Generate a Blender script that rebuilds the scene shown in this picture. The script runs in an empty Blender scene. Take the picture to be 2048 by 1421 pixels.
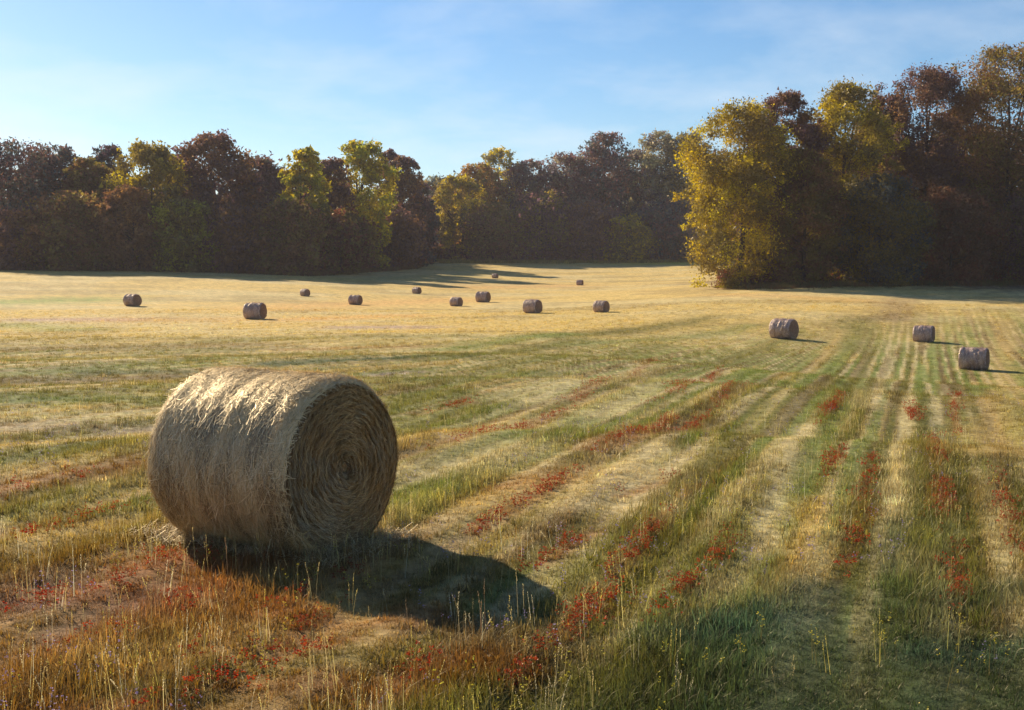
import bpy, math
import numpy as np
from mathutils import Vector, Matrix

R = math.radians
sc = bpy.context.scene
COL = sc.collection

# ------------------------------------------------------------------ camera, sky, sun, exposure
CAM_H, FPX, W, H, HORIZON = 2.48, 2450.0, 2048.0, 1421.0, 520.0
PITCH = math.atan((H / 2 - HORIZON) / FPX)
cam_d = bpy.data.cameras.new('camera')
cam_d.sensor_width = 36.0
cam_d.lens = 36.0 * FPX / W
cam_d.clip_end = 9000
cam = bpy.data.objects.new('camera', cam_d)
cam.location = (0, 0, CAM_H)
cam.rotation_euler = (math.pi / 2 - PITCH, 0, 0)
COL.objects.link(cam)
sc.camera = cam

SUN_EL = R(26.8)
SUN_DIR = Vector((-0.61, 0.79, 0)).normalized() * math.cos(SUN_EL) + Vector((0, 0, math.sin(SUN_EL)))
sun_d = bpy.data.lights.new('sun', 'SUN')
sun_d.energy = 5.0
sun_d.angle = R(0.6)
sun_d.color = (1.0, 0.87, 0.68)
sun = bpy.data.objects.new('sun', sun_d)
sun.rotation_euler = SUN_DIR.to_track_quat('Z', 'Y').to_euler()
sun.location = (-60, 80, 60)
COL.objects.link(sun)

world = bpy.data.worlds.new('World')
sc.world = world
world.use_nodes = True
wn, wl = world.node_tree.nodes, world.node_tree.links
wn.clear()
sky = wn.new('ShaderNodeTexSky')
sky.sky_type = 'NISHITA'
sky.sun_disc = False
sky.sun_elevation = SUN_EL
sky.sun_rotation = math.atan2(SUN_DIR.x, SUN_DIR.y)
sky.altitude = 200
sky.air_density = 1.0
sky.dust_density = 0.3
sky.ozone_density = 4.5
# thin wispy cloud: noise on the plane of the cloud layer, over the whole sky
geo = wn.new('ShaderNodeTexCoord')
sep = wn.new('ShaderNodeSeparateXYZ'); wl.new(geo.outputs['Generated'], sep.inputs[0])
zc = wn.new('ShaderNodeMath'); zc.operation = 'MAXIMUM'; zc.inputs[1].default_value = 0.0; wl.new(sep.outputs['Z'], zc.inputs[0])
za = wn.new('ShaderNodeMath'); za.operation = 'ADD'; za.inputs[1].default_value = 0.22; wl.new(zc.outputs[0], za.inputs[0])
dv = wn.new('ShaderNodeVectorMath'); dv.operation = 'DIVIDE'; wl.new(geo.outputs['Generated'], dv.inputs[0])
cmb = wn.new('ShaderNodeCombineXYZ')
for i in range(3): wl.new(za.outputs[0], cmb.inputs[i])
wl.new(cmb.outputs[0], dv.inputs[1])
mp = wn.new('ShaderNodeMapping'); mp.inputs['Scale'].default_value = (0.75, 0.80, 0.0); mp.inputs['Location'].default_value = (3.1, 1.7, 0); mp.inputs['Rotation'].default_value = (0, 0, R(14))
wl.new(dv.outputs[0], mp.inputs['Vector'])
nz = wn.new('ShaderNodeTexNoise'); nz.inputs['Scale'].default_value = 2.1; nz.inputs['Detail'].default_value = 9; nz.inputs['Roughness'].default_value = 0.58; nz.inputs['Distortion'].default_value = 0.15
wl.new(mp.outputs[0], nz.inputs['Vector'])
cr = wn.new('ShaderNodeValToRGB')
cr.color_ramp.elements[0].position = 0.46; cr.color_ramp.elements[0].color = (0, 0, 0, 1)
cr.color_ramp.elements[1].position = 0.74; cr.color_ramp.elements[1].color = (0.62, 0.62, 0.62, 1)
wl.new(nz.outputs['Fac'], cr.inputs[0])
cm = wn.new('ShaderNodeMixRGB'); cm.blend_type = 'MIX'
cm.inputs[2].default_value = (10.5, 11.0, 11.4, 1)
el = wn.new('ShaderNodeMapRange'); el.inputs[1].default_value = .06; el.inputs[2].default_value = .30; el.inputs[3].default_value = 1.0; el.inputs[4].default_value = .22
wl.new(sep.outputs['Z'], el.inputs[0])
cf = wn.new('ShaderNodeMath'); cf.operation = 'MULTIPLY'; wl.new(cr.outputs[0], cf.inputs[0]); wl.new(el.outputs[0], cf.inputs[1])
wl.new(cf.outputs[0], cm.inputs[0]); sat = wn.new('ShaderNodeHueSaturation'); sat.inputs['Saturation'].default_value = 1.13; sat.inputs['Value'].default_value = 1.27
wl.new(sky.outputs[0], sat.inputs['Color']); wl.new(sat.outputs[0], cm.inputs[1])
bg = wn.new('ShaderNodeBackground'); bg.inputs['Strength'].default_value = 0.052
wo = wn.new('ShaderNodeOutputWorld')
wl.new(cm.outputs[0], bg.inputs[0]); wl.new(bg.outputs[0], wo.inputs[0])

sc.view_settings.view_transform = 'Standard'
sc.view_settings.look = 'None'
sc.view_settings.exposure = 0.85
sc.view_settings.gamma = 1.0
sc.view_settings.use_curve_mapping = False
sc.render.engine = 'CYCLES'
sc.cycles.max_bounces = 8
sc.cycles.transparent_max_bounces = 6
sc.cycles.use_denoising = True

# ------------------------------------------------------------------ helpers
rng = np.random.default_rng(11)

def tag(o, label=None, cat=None, group=None, kind=None):
    if label: o['label'] = label
    if cat: o['category'] = cat
    if group: o['group'] = group
    if kind: o['kind'] = kind
    return o

def empty(name, loc, rz=0.0):
    o = bpy.data.objects.new(name, None)
    o.empty_display_size = 0.2
    o.location = loc; o.rotation_euler = (0, 0, rz)
    COL.objects.link(o)
    return o

def make_mesh(name, V, faces, mats=None, colors=None, smooth=False):
    """V (n,3); faces: list of int arrays (m,k)."""
    if not isinstance(faces, (list, tuple)): faces = [faces]
    me = bpy.data.meshes.new(name)
    V = np.asarray(V, dtype=np.float32)
    faces = [np.asarray(f, dtype=np.int32) for f in faces if len(f)]
    nl = sum(f.size for f in faces); nf = sum(len(f) for f in faces)
    me.vertices.add(len(V)); me.vertices.foreach_set('co', V.ravel())
    me.loops.add(nl); me.polygons.add(nf)
    me.loops.foreach_set('vertex_index', np.concatenate([f.ravel() for f in faces]))
    tot = np.concatenate([np.full(len(f), f.shape[1], dtype=np.int32) for f in faces])
    st = np.concatenate([[0], np.cumsum(tot)[:-1]]).astype(np.int32)
    me.polygons.foreach_set('loop_start', st)
    if smooth: me.polygons.foreach_set('use_smooth', np.ones(nf, dtype=bool))
    me.update(calc_edges=True)
    if colors is not None:
        a = me.color_attributes.new('tint', 'FLOAT_COLOR', 'POINT')
        c = np.ones((len(V), 4), dtype=np.float32); c[:, :3] = colors
        a.data.foreach_set('color', c.ravel())
    if mats is not None: me.materials.append(mats)
    return me

def add(name, me, parent=None):
    o = bpy.data.objects.new(name, me)
    COL.objects.link(o)
    if parent: o.parent = parent
    return o

def _hash(i, j, seed):
    h = (i.astype(np.int64) * 374761393 + j.astype(np.int64) * 668265263 + seed * 1442695041) & 0xffffffff
    h = ((h ^ (h >> 13)) * 1274126177) & 0xffffffff
    h = (h ^ (h >> 16)) & 0xffffffff
    return h / 4294967295.0

def vnoise(x, y, seed=0):
    x = np.asarray(x, float); y = np.asarray(y, float)
    i, j = np.floor(x), np.floor(y)
    fx, fy = x - i, y - j
    fx = fx * fx * (3 - 2 * fx); fy = fy * fy * (3 - 2 * fy)
    i = i.astype(np.int64); j = j.astype(np.int64)
    a, b = _hash(i, j, seed), _hash(i + 1, j, seed)
    c, d = _hash(i, j + 1, seed), _hash(i + 1, j + 1, seed)
    return (a * (1 - fx) + b * fx) * (1 - fy) + (c * (1 - fx) + d * fx) * fy

def fbm(x, y, seed=0, oct=4, rough=0.5):
    s = 0; amp = 1; tot = 0
    for k in range(oct):
        s = s + amp * vnoise(x * 2 ** k, y * 2 ** k, seed + 17 * k); tot += amp; amp *= rough
    return s / tot

def sstep(a, b, x):
    t = np.clip((x - a) / (b - a), 0, 1)
    return t * t * (3 - 2 * t)

# ------------------------------------------------------------------ terrain
def az_of(px): return math.atan((px - W / 2) / FPX)
_ctrl = []
for px in range(-900, 3001, 300):
    for d in (1, 2, 4, 7, 10, 14): _ctrl.append((px, d, 0.0))
for px in (-900, -600, -300, 0, 300, 600, 900, 1200):
    _ctrl += [(px, 25, -.30), (px, 40, -.95), (px, 60, -1.65), (px, 90, -2.0)]
for px in (1500, 1800, 2100, 2400, 2800):
    k = min(1, (px - 1200) / 600)
    _ctrl += [(px, 25, -.3 - .2 * k), (px, 40, -.95 - .75 * k), (px, 58, -1.7 - 1.1 * k), (px, 76, -1.9 - .9 * k),
              (px, 104, -.6 - 1.0 * k), (px, 128, .5 - 1.2 * k), (px, 150, 1.2 - 1.4 * k), (px, 175, 1.6 - 1.2 * k), (px, 250, 2.5)]
for px in (-900, -600, -300, 0, 300, 600):
    _ctrl += [(px, 125, -1.7), (px, 150, -.8), (px, 180, .35), (px, 215, 1.1), (px, 260, 2.0), (px, 340, 3.0)]
_ctrl += [(800, 180, -.5), (800, 205, .4), (800, 235, 1.5), (800, 265, 2.5)]
for px in (850, 1000, 1150, 1300):
    _ctrl += [(px, 125, -2.15 if px < 1300 else -1.2), (px, 160, -1.9), (px, 190, -1.5), (px, 230, -.8), (px, 285, 2.0), (px, 340, 4.3)]
for px in range(-900, 3001, 300):
    _ctrl += [(px, 480, 4.5), (px, 800, 4.5), (px, 1500, 4.5), (px, 3500, 4.5)]
_cA = np.array([az_of(c[0]) for c in _ctrl]); _cL = np.log([c[1] for c in _ctrl]); _cZ = np.array([c[2] for c in _ctrl])

def row_coord(x, y):
    """across-row coordinate of the mown rows: straight on the right, bending sideways on the left."""
    A = R(18.5)
    u = x * math.cos(A) - y * math.sin(A)
    s = y - 19.0 - 0.4 * np.minimum(x + 2.0, 0) - 2.5 * np.maximum(x + 2.0, 0)
    g = np.where(s > 0, s, 0.0)
    return u - 0.9 * (np.sqrt(g * g + 60.0) - math.sqrt(60.0))

def along_coord(x, y):
    A = R(18.5)
    return x * math.sin(A) + y * math.cos(A)

def terrain_smooth(x, y):
    x = np.asarray(x, float); y = np.asarray(y, float)
    sh = x.shape; x = x.ravel(); y = y.ravel()
    d = np.sqrt(x * x + y * y) + 1e-6
    a = np.arctan2(x, y); a = np.clip(a, -0.75, 0.75); l = np.log(np.maximum(d, 1.0))
    out = np.empty(len(x))
    for k in range(0, len(x), 20000):
        s = slice(k, k + 20000)
        w = np.exp(-0.5 * ((a[s, None] - _cA) / 0.085) ** 2 - 0.5 * ((l[s, None] - _cL) / 0.125) ** 2) + 1e-30
        out[s] = (w * _cZ).sum(1) / w.sum(1)
    return out.reshape(sh)

def terrain(x, y):
    x = np.asarray(x, float); y = np.asarray(y, float)
    z = terrain_smooth(x, y)
    d = np.sqrt(x * x + y * y)
    fade = np.clip(1 - d / 70.0, 0, 1)
    ph = row_coord(x, y)
    z = z + fade * (0.022 * np.sin(ph * 2 * math.pi / 0.85 + 2 * vnoise(x * .2, y * .2, 3)) + 0.05 * (fbm(x * .8, y * .8, 5, 3) - .5))
    return z

CP, SP = math.cos(PITCH), math.sin(PITCH)
def ray(px, py):
    a = (px - W / 2) / FPX; b = -(py - H / 2) / FPX
    return np.array([a, CP + b * SP, -SP + b * CP])

_T = np.exp(np.linspace(math.log(3.0), math.log(700), 900))
def at(px, py):
    """the place on the ground that a point of the picture shows"""
    r = ray(px, py)
    P = r[None, :] * _T[:, None]
    h = CAM_H + P[:, 2] - terrain_smooth(P[:, 0], P[:, 1])
    i = np.argmax(h < 0)
    if not (h < 0).any(): i = len(_T) - 1
    i = max(i, 1)
    t0, t1, h0, h1 = _T[i - 1], _T[i], h[i - 1], h[i]
    t = t0 + (t1 - t0) * h0 / (h0 - h1 + 1e-9)
    p = r * t
    return p[0], p[1]

def zat(x, y): return float(terrain(np.array([x]), np.array([y]))[0])

# ------------------------------------------------------------------ the colours of what grows where, plus painted shade by the woods
STRAW = np.array([.48, .335, .115]); PALE = np.array([.56, .45, .225]); GOLD = np.array([.68, .47, .145])
OLIVE = np.array([.185, .17, .038]); GREEN = np.array([.16, .195, .045]); DKGREEN = np.array([.06, .085, .032])
RUST = np.array([.25, .098, .032]); BROWN = np.array([.20, .13, .06]); MAUVE = np.array([.30, .22, .22]); TEAL = np.array([.045, .088, .052])
ORANGE = np.array([.60, .33, .10])

# streaks of growth, and painted tree shade along the woods: (pixel a, pixel b, half-width in metres, colour, weight)
_streaks = [
    ((-150, 770), (330, 755), 1.5, BROWN * .6, .75), ((180, 745), (560, 745), .9, DKGREEN, .7), ((560, 728), (900, 712), 1.2, DKGREEN, .85), ((880, 712), (1150, 680), 1.1, OLIVE * .8, .7),
    ((0, 700), (500, 690), 2.0, BROWN, .5), ((430, 680), (900, 672), 2.0, OLIVE, .5), ((560, 700), (1000, 690), 1.0, RUST * 1.3, .35),
    ((1100, 672), (1420, 632), 2.0, OLIVE * .75, .75), ((1150, 690), (1500, 650), 1.2, GREEN, .55), ((1000, 735), (1330, 690), .9, OLIVE, .6), ((900, 700), (1130, 668), 1.3, GREEN * 1.2, .7),
    ((20, 605), (150, 600), 5.0, GREEN * 1.5, .75), ((0, 650), (140, 660), 3.0, GREEN * 1.3, .5), ((60, 640), (230, 640), 2.2, MAUVE * 1.3, .6), ((690, 655), (820, 655), 2.0, MAUVE * 1.3, .6),
    ((40, 800), (290, 800), 1.0, GREEN * .8, .75), ((-40, 850), (240, 860), .9, MAUVE, .3), ((150, 900), (290, 880), .6, OLIVE, .7), ((-60, 990), (260, 930), .7, RUST, .7),
    ((840, 765), (1060, 745), .8, GREEN * .8, .55), ((760, 750), (830, 745), .5, MAUVE * 1.1, .6), ((820, 880), (1050, 850), .5, STRAW, .6), ((830, 950), (1050, 900), .6, PALE, .7), ((900, 1000), (1160, 950), .35, RUST, .7),
    ((820, 1010), (900, 980), .35, GREEN * 1.3, .7), ((1050, 800), (1300, 730), .6, PALE, .6), ((1200, 830), (1400, 760), .5, PALE, .7), ((1180, 900), (1350, 860), .35, RUST, .5),
    ((1000, 1010), (1250, 940), .5, STRAW * 1.1, .7), ((1080, 1070), (1300, 950), .35, BROWN, .6), ((1200, 1010), (1330, 900), .5, PALE, .7),
    ((1400, 1000), (1530, 800), .5, OLIVE, .7), ((1500, 1100), (1620, 850), .45, PALE * 1.05, .8), ((1600, 1000), (1690, 760), .3, GREEN, .6), ((1560, 1200), (1640, 1000), .35, STRAW, .7),
    ((1700, 1150), (1770, 900), .3, OLIVE * .7, .8), ((1790, 1150), (1800, 900), .3, PALE, .8), ((1760, 1250), (1800, 1050), .28, DKGREEN, .8), ((1850, 1100), (1850, 820), .3, OLIVE * .8, .7), ((1900, 1200), (1880, 850), .25, GREEN * .9, .6),
    ((1930, 1050), (1920, 800), .4, OLIVE * .7, .7), ((2000, 1000), (1980, 780), .5, BROWN, .6), ((2030, 900), (2010, 640), 1.5, STRAW, .7), ((1700, 700), (1720, 640), 1.5, OLIVE, .6), ((1780, 640), (1800, 600), 2.0, BROWN * 1.3, .6),
    ((1430, 730), (1600, 660), .9, OLIVE, .6), ((1560, 760), (1680, 660), .8, STRAW, .6), ((1640, 850), (1740, 700), .6, OLIVE, .6), ((1740, 820), (1780, 690), .5, PALE * .9, .6),
    ((1320, 1330), (1480, 1240), .5, TEAL, .8), ((1500, 1330), (1620, 1180), .35, TEAL, .65), ((1240, 1400), (1440, 1300), .4, DKGREEN * .8, .85), ((1300, 1440), (2100, 1400), .55, DKGREEN * .8, .85),
    ((1280, 1450), (2100, 1350), .8, DKGREEN * .85, .6), ((1650, 1330), (2080, 1300), .45, DKGREEN * .9, .75), ((1850, 1230), (2060, 1180), .4, DKGREEN, .6), ((1050, 1420), (1250, 1320), .4, OLIVE * .7, .8), ((1900, 1320), (2050, 1280), .3, TEAL, .5),
    ((60, 1200), (420, 1180), .3, RUST, .75), ((300, 1130), (520, 1130), .3, RUST, .8), ((120, 1270), (330, 1200), .3, MAUVE * .7, .35), ((0, 1220), (120, 1160), .3, MAUVE * .7, .3), ((250, 1330), (500, 1270), .3, STRAW * .9, .8),
    ((550, 1230), (860, 1240), .25, RUST * 1.15, .75), ((430, 1380), (700, 1330), .35, OLIVE * .8, .7), ((330, 1400), (640, 1370), .25, RUST, .7), ((760, 1390), (980, 1330), .3, RUST * .9, .65),
    ((560, 1160), (720, 1230), .2, STRAW, .7), ((60, 1080), (330, 1030), .35, STRAW, .75), ((100, 1040), (300, 1010), .3, OLIVE, .6), ((880, 1260), (1130, 1300), .35, BROWN, .6), ((200, 1390), (420, 1380), .3, OLIVE * .8, .6),
    ((1500, 560), (2150, 578), 9.0, np.array([.11, .07, .045]), .95), ((-200, 540), (660, 539), 7.0, np.array([.11, .07, .045]), .9), ((890, 514), (1180, 516), 5.0, np.array([.12, .08, .05]), .7),  # dark brown bands paint tree shade onto the ground along the woods
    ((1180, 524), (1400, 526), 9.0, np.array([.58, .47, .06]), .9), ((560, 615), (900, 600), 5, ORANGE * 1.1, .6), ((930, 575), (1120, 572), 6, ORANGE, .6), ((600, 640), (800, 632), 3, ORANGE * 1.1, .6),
    ((1450, 590), (1700, 600), 3, ORANGE, .45), ((1300, 640), (1650, 612), 2.2, GOLD, .5), ((240, 640), (420, 640), 4, ORANGE, .4), ((700, 560), (900, 552), 6, OLIVE * 1.2, .45),
    ((300, 700), (480, 700), 1.3, OLIVE * .9, .5), ((1150, 1150), (1330, 1050), .4, OLIVE, .6), ((1250, 1230), (1450, 1080), .4, OLIVE * .9, .6), ((1420, 1200), (1560, 1060), .35, PALE * .9, .6),
]
_red = [((830, 828), (950, 805)), ((905, 882), (1110, 830)), ((1150, 800), (1330, 722)), ((1230, 885), (1340, 840)), ((1340, 790), (1440, 738)), ((1430, 812), (1500, 772)), ((1372, 862), (1408, 838)),
        ((1040, 1010), (1130, 955)), ((945, 1062), (1020, 1020)), ((1080, 1120), (1190, 1065)), ((1235, 992), (1340, 962)), ((1238, 1140), (1268, 1105)), ((1298, 1072), (1330, 1030)), ((1352, 1192), (1385, 1168)),
        ((1425, 950), (1500, 905)), ((1360, 1000), (1395, 975)), ((1650, 832), (1680, 797)), ((1722, 1000), (1745, 930)), ((1690, 1135), (1738, 1015)), ((1868, 880), (1876, 1010)), ((1905, 790), (1912, 860)),
        ((1885, 960), (1882, 1040)), ((1915, 1090), (1910, 1200)), ((1998, 975), (2004, 1012)), ((2020, 1040), (2032, 1085)), ((1820, 815), (1832, 835)), ((1655, 935), (1670, 915)), ((1430, 1125), (1450, 1095)),
        ((1195, 1180), (1222, 1232)), ((1120, 1275), (1165, 1222)), ((300, 1118), (425, 1132)), ((80, 1192), (235, 1180)), ((338, 1245), (382, 1185)), ((556, 1302), (595, 1255)), ((350, 1376), (500, 1368)),
        ((430, 1300), (455, 1270)), ((785, 1345), (900, 1330)), ((20, 985), (130, 970)), ((100, 1052), (200, 1040)), ((560, 1210), (630, 1190)), ((1010, 1370), (1055, 1345)), ((250, 1250), (285, 1235)), ((640, 1290), (700, 1285))]
_streaks += [(a, b, .10 + .08 * (a[1] < 900), RUST * 1.15, .45) for a, b in _red]
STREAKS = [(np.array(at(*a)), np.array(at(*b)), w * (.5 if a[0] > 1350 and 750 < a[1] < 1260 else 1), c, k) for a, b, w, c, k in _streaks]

def field_colour(x, y):
    x = np.asarray(x, float); y = np.asarray(y, float)
    ph = row_coord(x, y); v = along_coord(x, y)
    d = np.sqrt(x * x + y * y)
    wob = 1.5 * (fbm(x * .12, y * .12, 71, 3) - .5)
    n1 = fbm(ph / .75 + wob, v / 9.0, 1, 3)
    n2 = fbm(ph / .33 + wob, v / 4.0, 2, 3)
    n3 = fbm(x * .45, y * .45, 9, 4)
    n4 = fbm(ph / 2.2, v / 14., 33, 3)
    def mix(c, col, k): return c * (1 - k[:, None]) + np.asarray(col) * k[:, None]
    c = np.tile(OLIVE, (len(x), 1))
    c = mix(c, STRAW, sstep(.43, .57, n1 * .72 + n3 * .28))
    c = mix(c, PALE, .8 * sstep(.52, .66, n2 * .6 + n3 * .4))
    c = mix(c, GREEN, .7 * sstep(.55, .68, n4) * sstep(110, 40, d))
    c = mix(c, BROWN, .65 * sstep(.56, .70, fbm(ph / .5, v / 7., 44, 3)) * sstep(90, 30, d))
    rt = (.30 + .70 * sstep(-3, 1.5, x - .05 * y)) * sstep(120, 90, d)
    rows = np.sin(2 * math.pi * ph / .50 + 3.4 * fbm(ph / 1.3, v / 30., 12, 2)) + 1.5 * (fbm(ph / .15, v / 14., 13, 2) - .5) + .9 * (fbm(ph / 1.1, v / 9., 16, 2) - .5)
    rows2 = fbm(ph / .19 + .2 * wob, v / 20., 14, 2, .45)
    br = .70 + .6 * fbm(x * 1.1, y * 1.1, 15, 3)
    c = mix(c, OLIVE * .85, np.clip(rt * 1.0 * sstep(.10, .60, rows) * br, 0, 1))
    c = mix(c, PALE * .98, np.clip(rt * .88 * sstep(-.15, -.7, rows) * br, 0, 1))
    c = mix(c, GREEN * 1.2, np.clip(rt * .80 * sstep(.54, .64, rows2) * br, 0, 1))
    c = mix(c, BROWN * .8, np.clip(rt * .7 * sstep(.40, .32, rows2) * br, 0, 1))
    gr = sstep(-2, 4, x) * sstep(60, 25, d) * .24
    c = mix(c, OLIVE, gr)
    ru = sstep(.5, -2.5, x) * sstep(12.5, 9.5, y) * .62
    c = mix(c, RUST * 1.1, ru * (.4 + 1.2 * n3))
    # the far, riper part of the field
    far = sstep(44, 78, y - .75 * np.maximum(x, 0) + .1 * np.minimum(x, 0)) 
    g = mix(np.tile(GOLD * .92, (len(x), 1)), PALE * 1.05, .6 * sstep(.42, .62, fbm(x / 14., y / 6., 21, 4)))
    g = mix(g, STRAW * .8, .6 * sstep(.54, .66, fbm(x / 9., y / 5., 25, 4)))
    c = mix(c, g, far * .85)
    warp = .8 + .55 * (fbm(x * .9, y * .9, 91, 3) - .5) * 2
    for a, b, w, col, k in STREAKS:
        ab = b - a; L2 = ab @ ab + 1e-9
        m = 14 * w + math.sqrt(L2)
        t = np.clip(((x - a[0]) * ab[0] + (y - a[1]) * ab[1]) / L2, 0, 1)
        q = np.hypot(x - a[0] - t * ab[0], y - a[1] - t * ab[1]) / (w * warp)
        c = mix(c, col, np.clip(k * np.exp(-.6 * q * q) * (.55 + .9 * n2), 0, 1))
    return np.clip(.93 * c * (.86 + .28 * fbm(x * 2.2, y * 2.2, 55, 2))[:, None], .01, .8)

# ------------------------------------------------------------------ materials
def new_mat(name):
    m = bpy.data.materials.new(name); m.use_nodes = True
    n = m.node_tree.nodes; n.clear()
    return m, n, m.node_tree.links

def leafy(name, attr_type, attr, trans=.4, rough=.5, second=None, gloss=.03):
    m, n, l = new_mat(name)
    at_ = n.new('ShaderNodeAttribute'); at_.attribute_type = attr_type; at_.attribute_name = attr
    src = at_.outputs['Color']
    if second:
        a2 = n.new('ShaderNodeAttribute'); a2.attribute_type = 'GEOMETRY'; a2.attribute_name = second
        mu = n.new('ShaderNodeMixRGB'); mu.blend_type = 'MULTIPLY'; mu.inputs[0].default_value = 1
        l.new(src, mu.inputs[1]); l.new(a2.outputs['Color'], mu.inputs[2]); src = mu.outputs[0]
    di = n.new('ShaderNodeBsdfDiffuse'); tr = n.new('ShaderNodeBsdfTranslucent'); gl = n.new('ShaderNodeBsdfGlossy')
    gl.inputs['Roughness'].default_value = rough; gl.inputs['Color'].default_value = (1.0, .86, .62, 1)
    hs = n.new('ShaderNodeHueSaturation'); hs.inputs['Saturation'].default_value = 1.12; hs.inputs['Value'].default_value = 1.25
    l.new(src, hs.inputs['Color'])
    l.new(src, di.inputs['Color']); l.new(hs.outputs[0], tr.inputs['Color'])
    m1 = n.new('ShaderNodeMixShader'); m1.inputs[0].default_value = trans
    l.new(di.outputs[0], m1.inputs[1]); l.new(tr.outputs[0], m1.inputs[2])
    m2 = n.new('ShaderNodeMixShader'); m2.inputs[0].default_value = gloss
    l.new(m1.outputs[0], m2.inputs[1]); l.new(gl.outputs[0], m2.inputs[2])
    o = n.new('ShaderNodeOutputMaterial'); l.new(m2.outputs[0], o.inputs[0])
    return m

def rough_tint(name, scale=30., amount=.5, bump=.4, stretch=(1, 1, 1), bdist=.02, rgh=.95, spec=.1, speckle=0):
    """vertex tint broken up by fine noise, rough, with fine relief"""
    m, n, l = new_mat(name)
    a = n.new('ShaderNodeAttribute'); a.attribute_name = 'tint'
    tc = n.new('ShaderNodeTexCoord'); mp = n.new('ShaderNodeMapping'); mp.inputs['Scale'].default_value = stretch
    l.new(tc.outputs['Object'], mp.inputs[0])
    nz = n.new('ShaderNodeTexNoise'); nz.inputs['Scale'].default_value = scale; nz.inputs['Detail'].default_value = 6; nz.inputs['Roughness'].default_value = .65
    l.new(mp.outputs[0], nz.inputs['Vector'])
    mr = n.new('ShaderNodeMapRange'); mr.inputs[1].default_value = .25; mr.inputs[2].default_value = .75
    mr.inputs[3].default_value = 1 - amount; mr.inputs[4].default_value = 1 + amount
    l.new(nz.outputs['Fac'], mr.inputs[0])
    mu = n.new('ShaderNodeVectorMath'); mu.operation = 'SCALE'
    l.new(a.outputs['Color'], mu.inputs[0]); l.new(mr.outputs[0], mu.inputs['Scale'])
    b = n.new('ShaderNodeBsdfPrincipled'); b.inputs['Roughness'].default_value = rgh; b.inputs['Specular IOR Level'].default_value = spec
    out = mu.outputs[0]
    if speckle:
        n2 = n.new('ShaderNodeTexNoise'); n2.inputs['Scale'].default_value = speckle; n2.inputs['Detail'].default_value = 9; n2.inputs['Roughness'].default_value = .78
        l.new(tc.outputs['Object'], n2.inputs['Vector'])
        m2 = n.new('ShaderNodeMapRange'); m2.inputs[1].default_value = .30; m2.inputs[2].default_value = .70; m2.inputs[3].default_value = .55; m2.inputs[4].default_value = 1.4
        l.new(n2.outputs['Fac'], m2.inputs[0])
        s2 = n.new('ShaderNodeVectorMath'); s2.operation = 'SCALE'; l.new(out, s2.inputs[0]); l.new(m2.outputs[0], s2.inputs['Scale']); out = s2.outputs[0]
    l.new(out, b.inputs['Base Color'])
    bp = n.new('ShaderNodeBump'); bp.inputs['Strength'].default_value = bump; bp.inputs['Distance'].default_value = bdist
    l.new(nz.outputs['Fac'], bp.inputs['Height']); l.new(bp.outputs[0], b.inputs['Normal'])
    o = n.new('ShaderNodeOutputMaterial'); l.new(b.outputs[0], o.inputs[0])
    return m

M_GROUND = rough_tint('field_soil_and_stubble', 9., .45, .8, bdist=.05, speckle=1.6)
M_GRASS = leafy('grass_blades', 'INSTANCER', 'plant_colour', .42, second='tint')
M_FLOWER = leafy('flower_petals', 'GEOMETRY', 'tint', .35)
M_LEAF = leafy('tree_leaves', 'GEOMETRY', 'tint', .42)
M_BARK = rough_tint('bark', 6., .5, .6, (1, 1, .25), .03)
M_STRAW = leafy('straw_strands', 'GEOMETRY', 'tint', .12, .50, None, .17)
M_HAY = rough_tint('packed_hay', 55., .5, .5, (1, 1, 1), .008, .6, .35)

# ------------------------------------------------------------------ ground sheet
def build_ground():
    fine = np.linspace(-.50, .50, 461)
    lo = -.50 - np.linspace(0, 1, 46)[1:] ** 1.3 * (math.pi - .50)
    hi = .50 + np.linspace(0, 1, 46)[1:-1] ** 1.3 * (math.pi - .50)
    th = np.concatenate([lo[::-1], fine, hi])
    rr = np.concatenate([[.05, .6, 1.4, 2.4], np.exp(np.linspace(math.log(3.4), math.log(420), 360)), np.exp(np.linspace(math.log(440), math.log(2600), 20))])
    T, D = np.meshgrid(th, rr)
    X, Y = D * np.sin(T), D * np.cos(T)
    Z = terrain(X.ravel(), Y.ravel())
    V = np.stack([X.ravel(), Y.ravel(), Z], 1)
    nr, nt = D.shape
    i = np.arange(nr - 1)[:, None] * nt; j = np.arange(nt)[None, :]; j2 = (j + 1) % nt
    F = np.stack([i + j, i + j2, i + nt + j2, i + nt + j], -1).reshape(-1, 4)
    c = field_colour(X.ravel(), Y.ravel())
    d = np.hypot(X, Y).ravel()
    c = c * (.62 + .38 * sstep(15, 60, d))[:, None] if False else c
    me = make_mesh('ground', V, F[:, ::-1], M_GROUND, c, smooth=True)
    g = add('ground', me)
    tag(g, 'mown hay field of golden stubble and green regrowth rising towards the trees', 'field', kind='structure')
build_ground()

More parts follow.
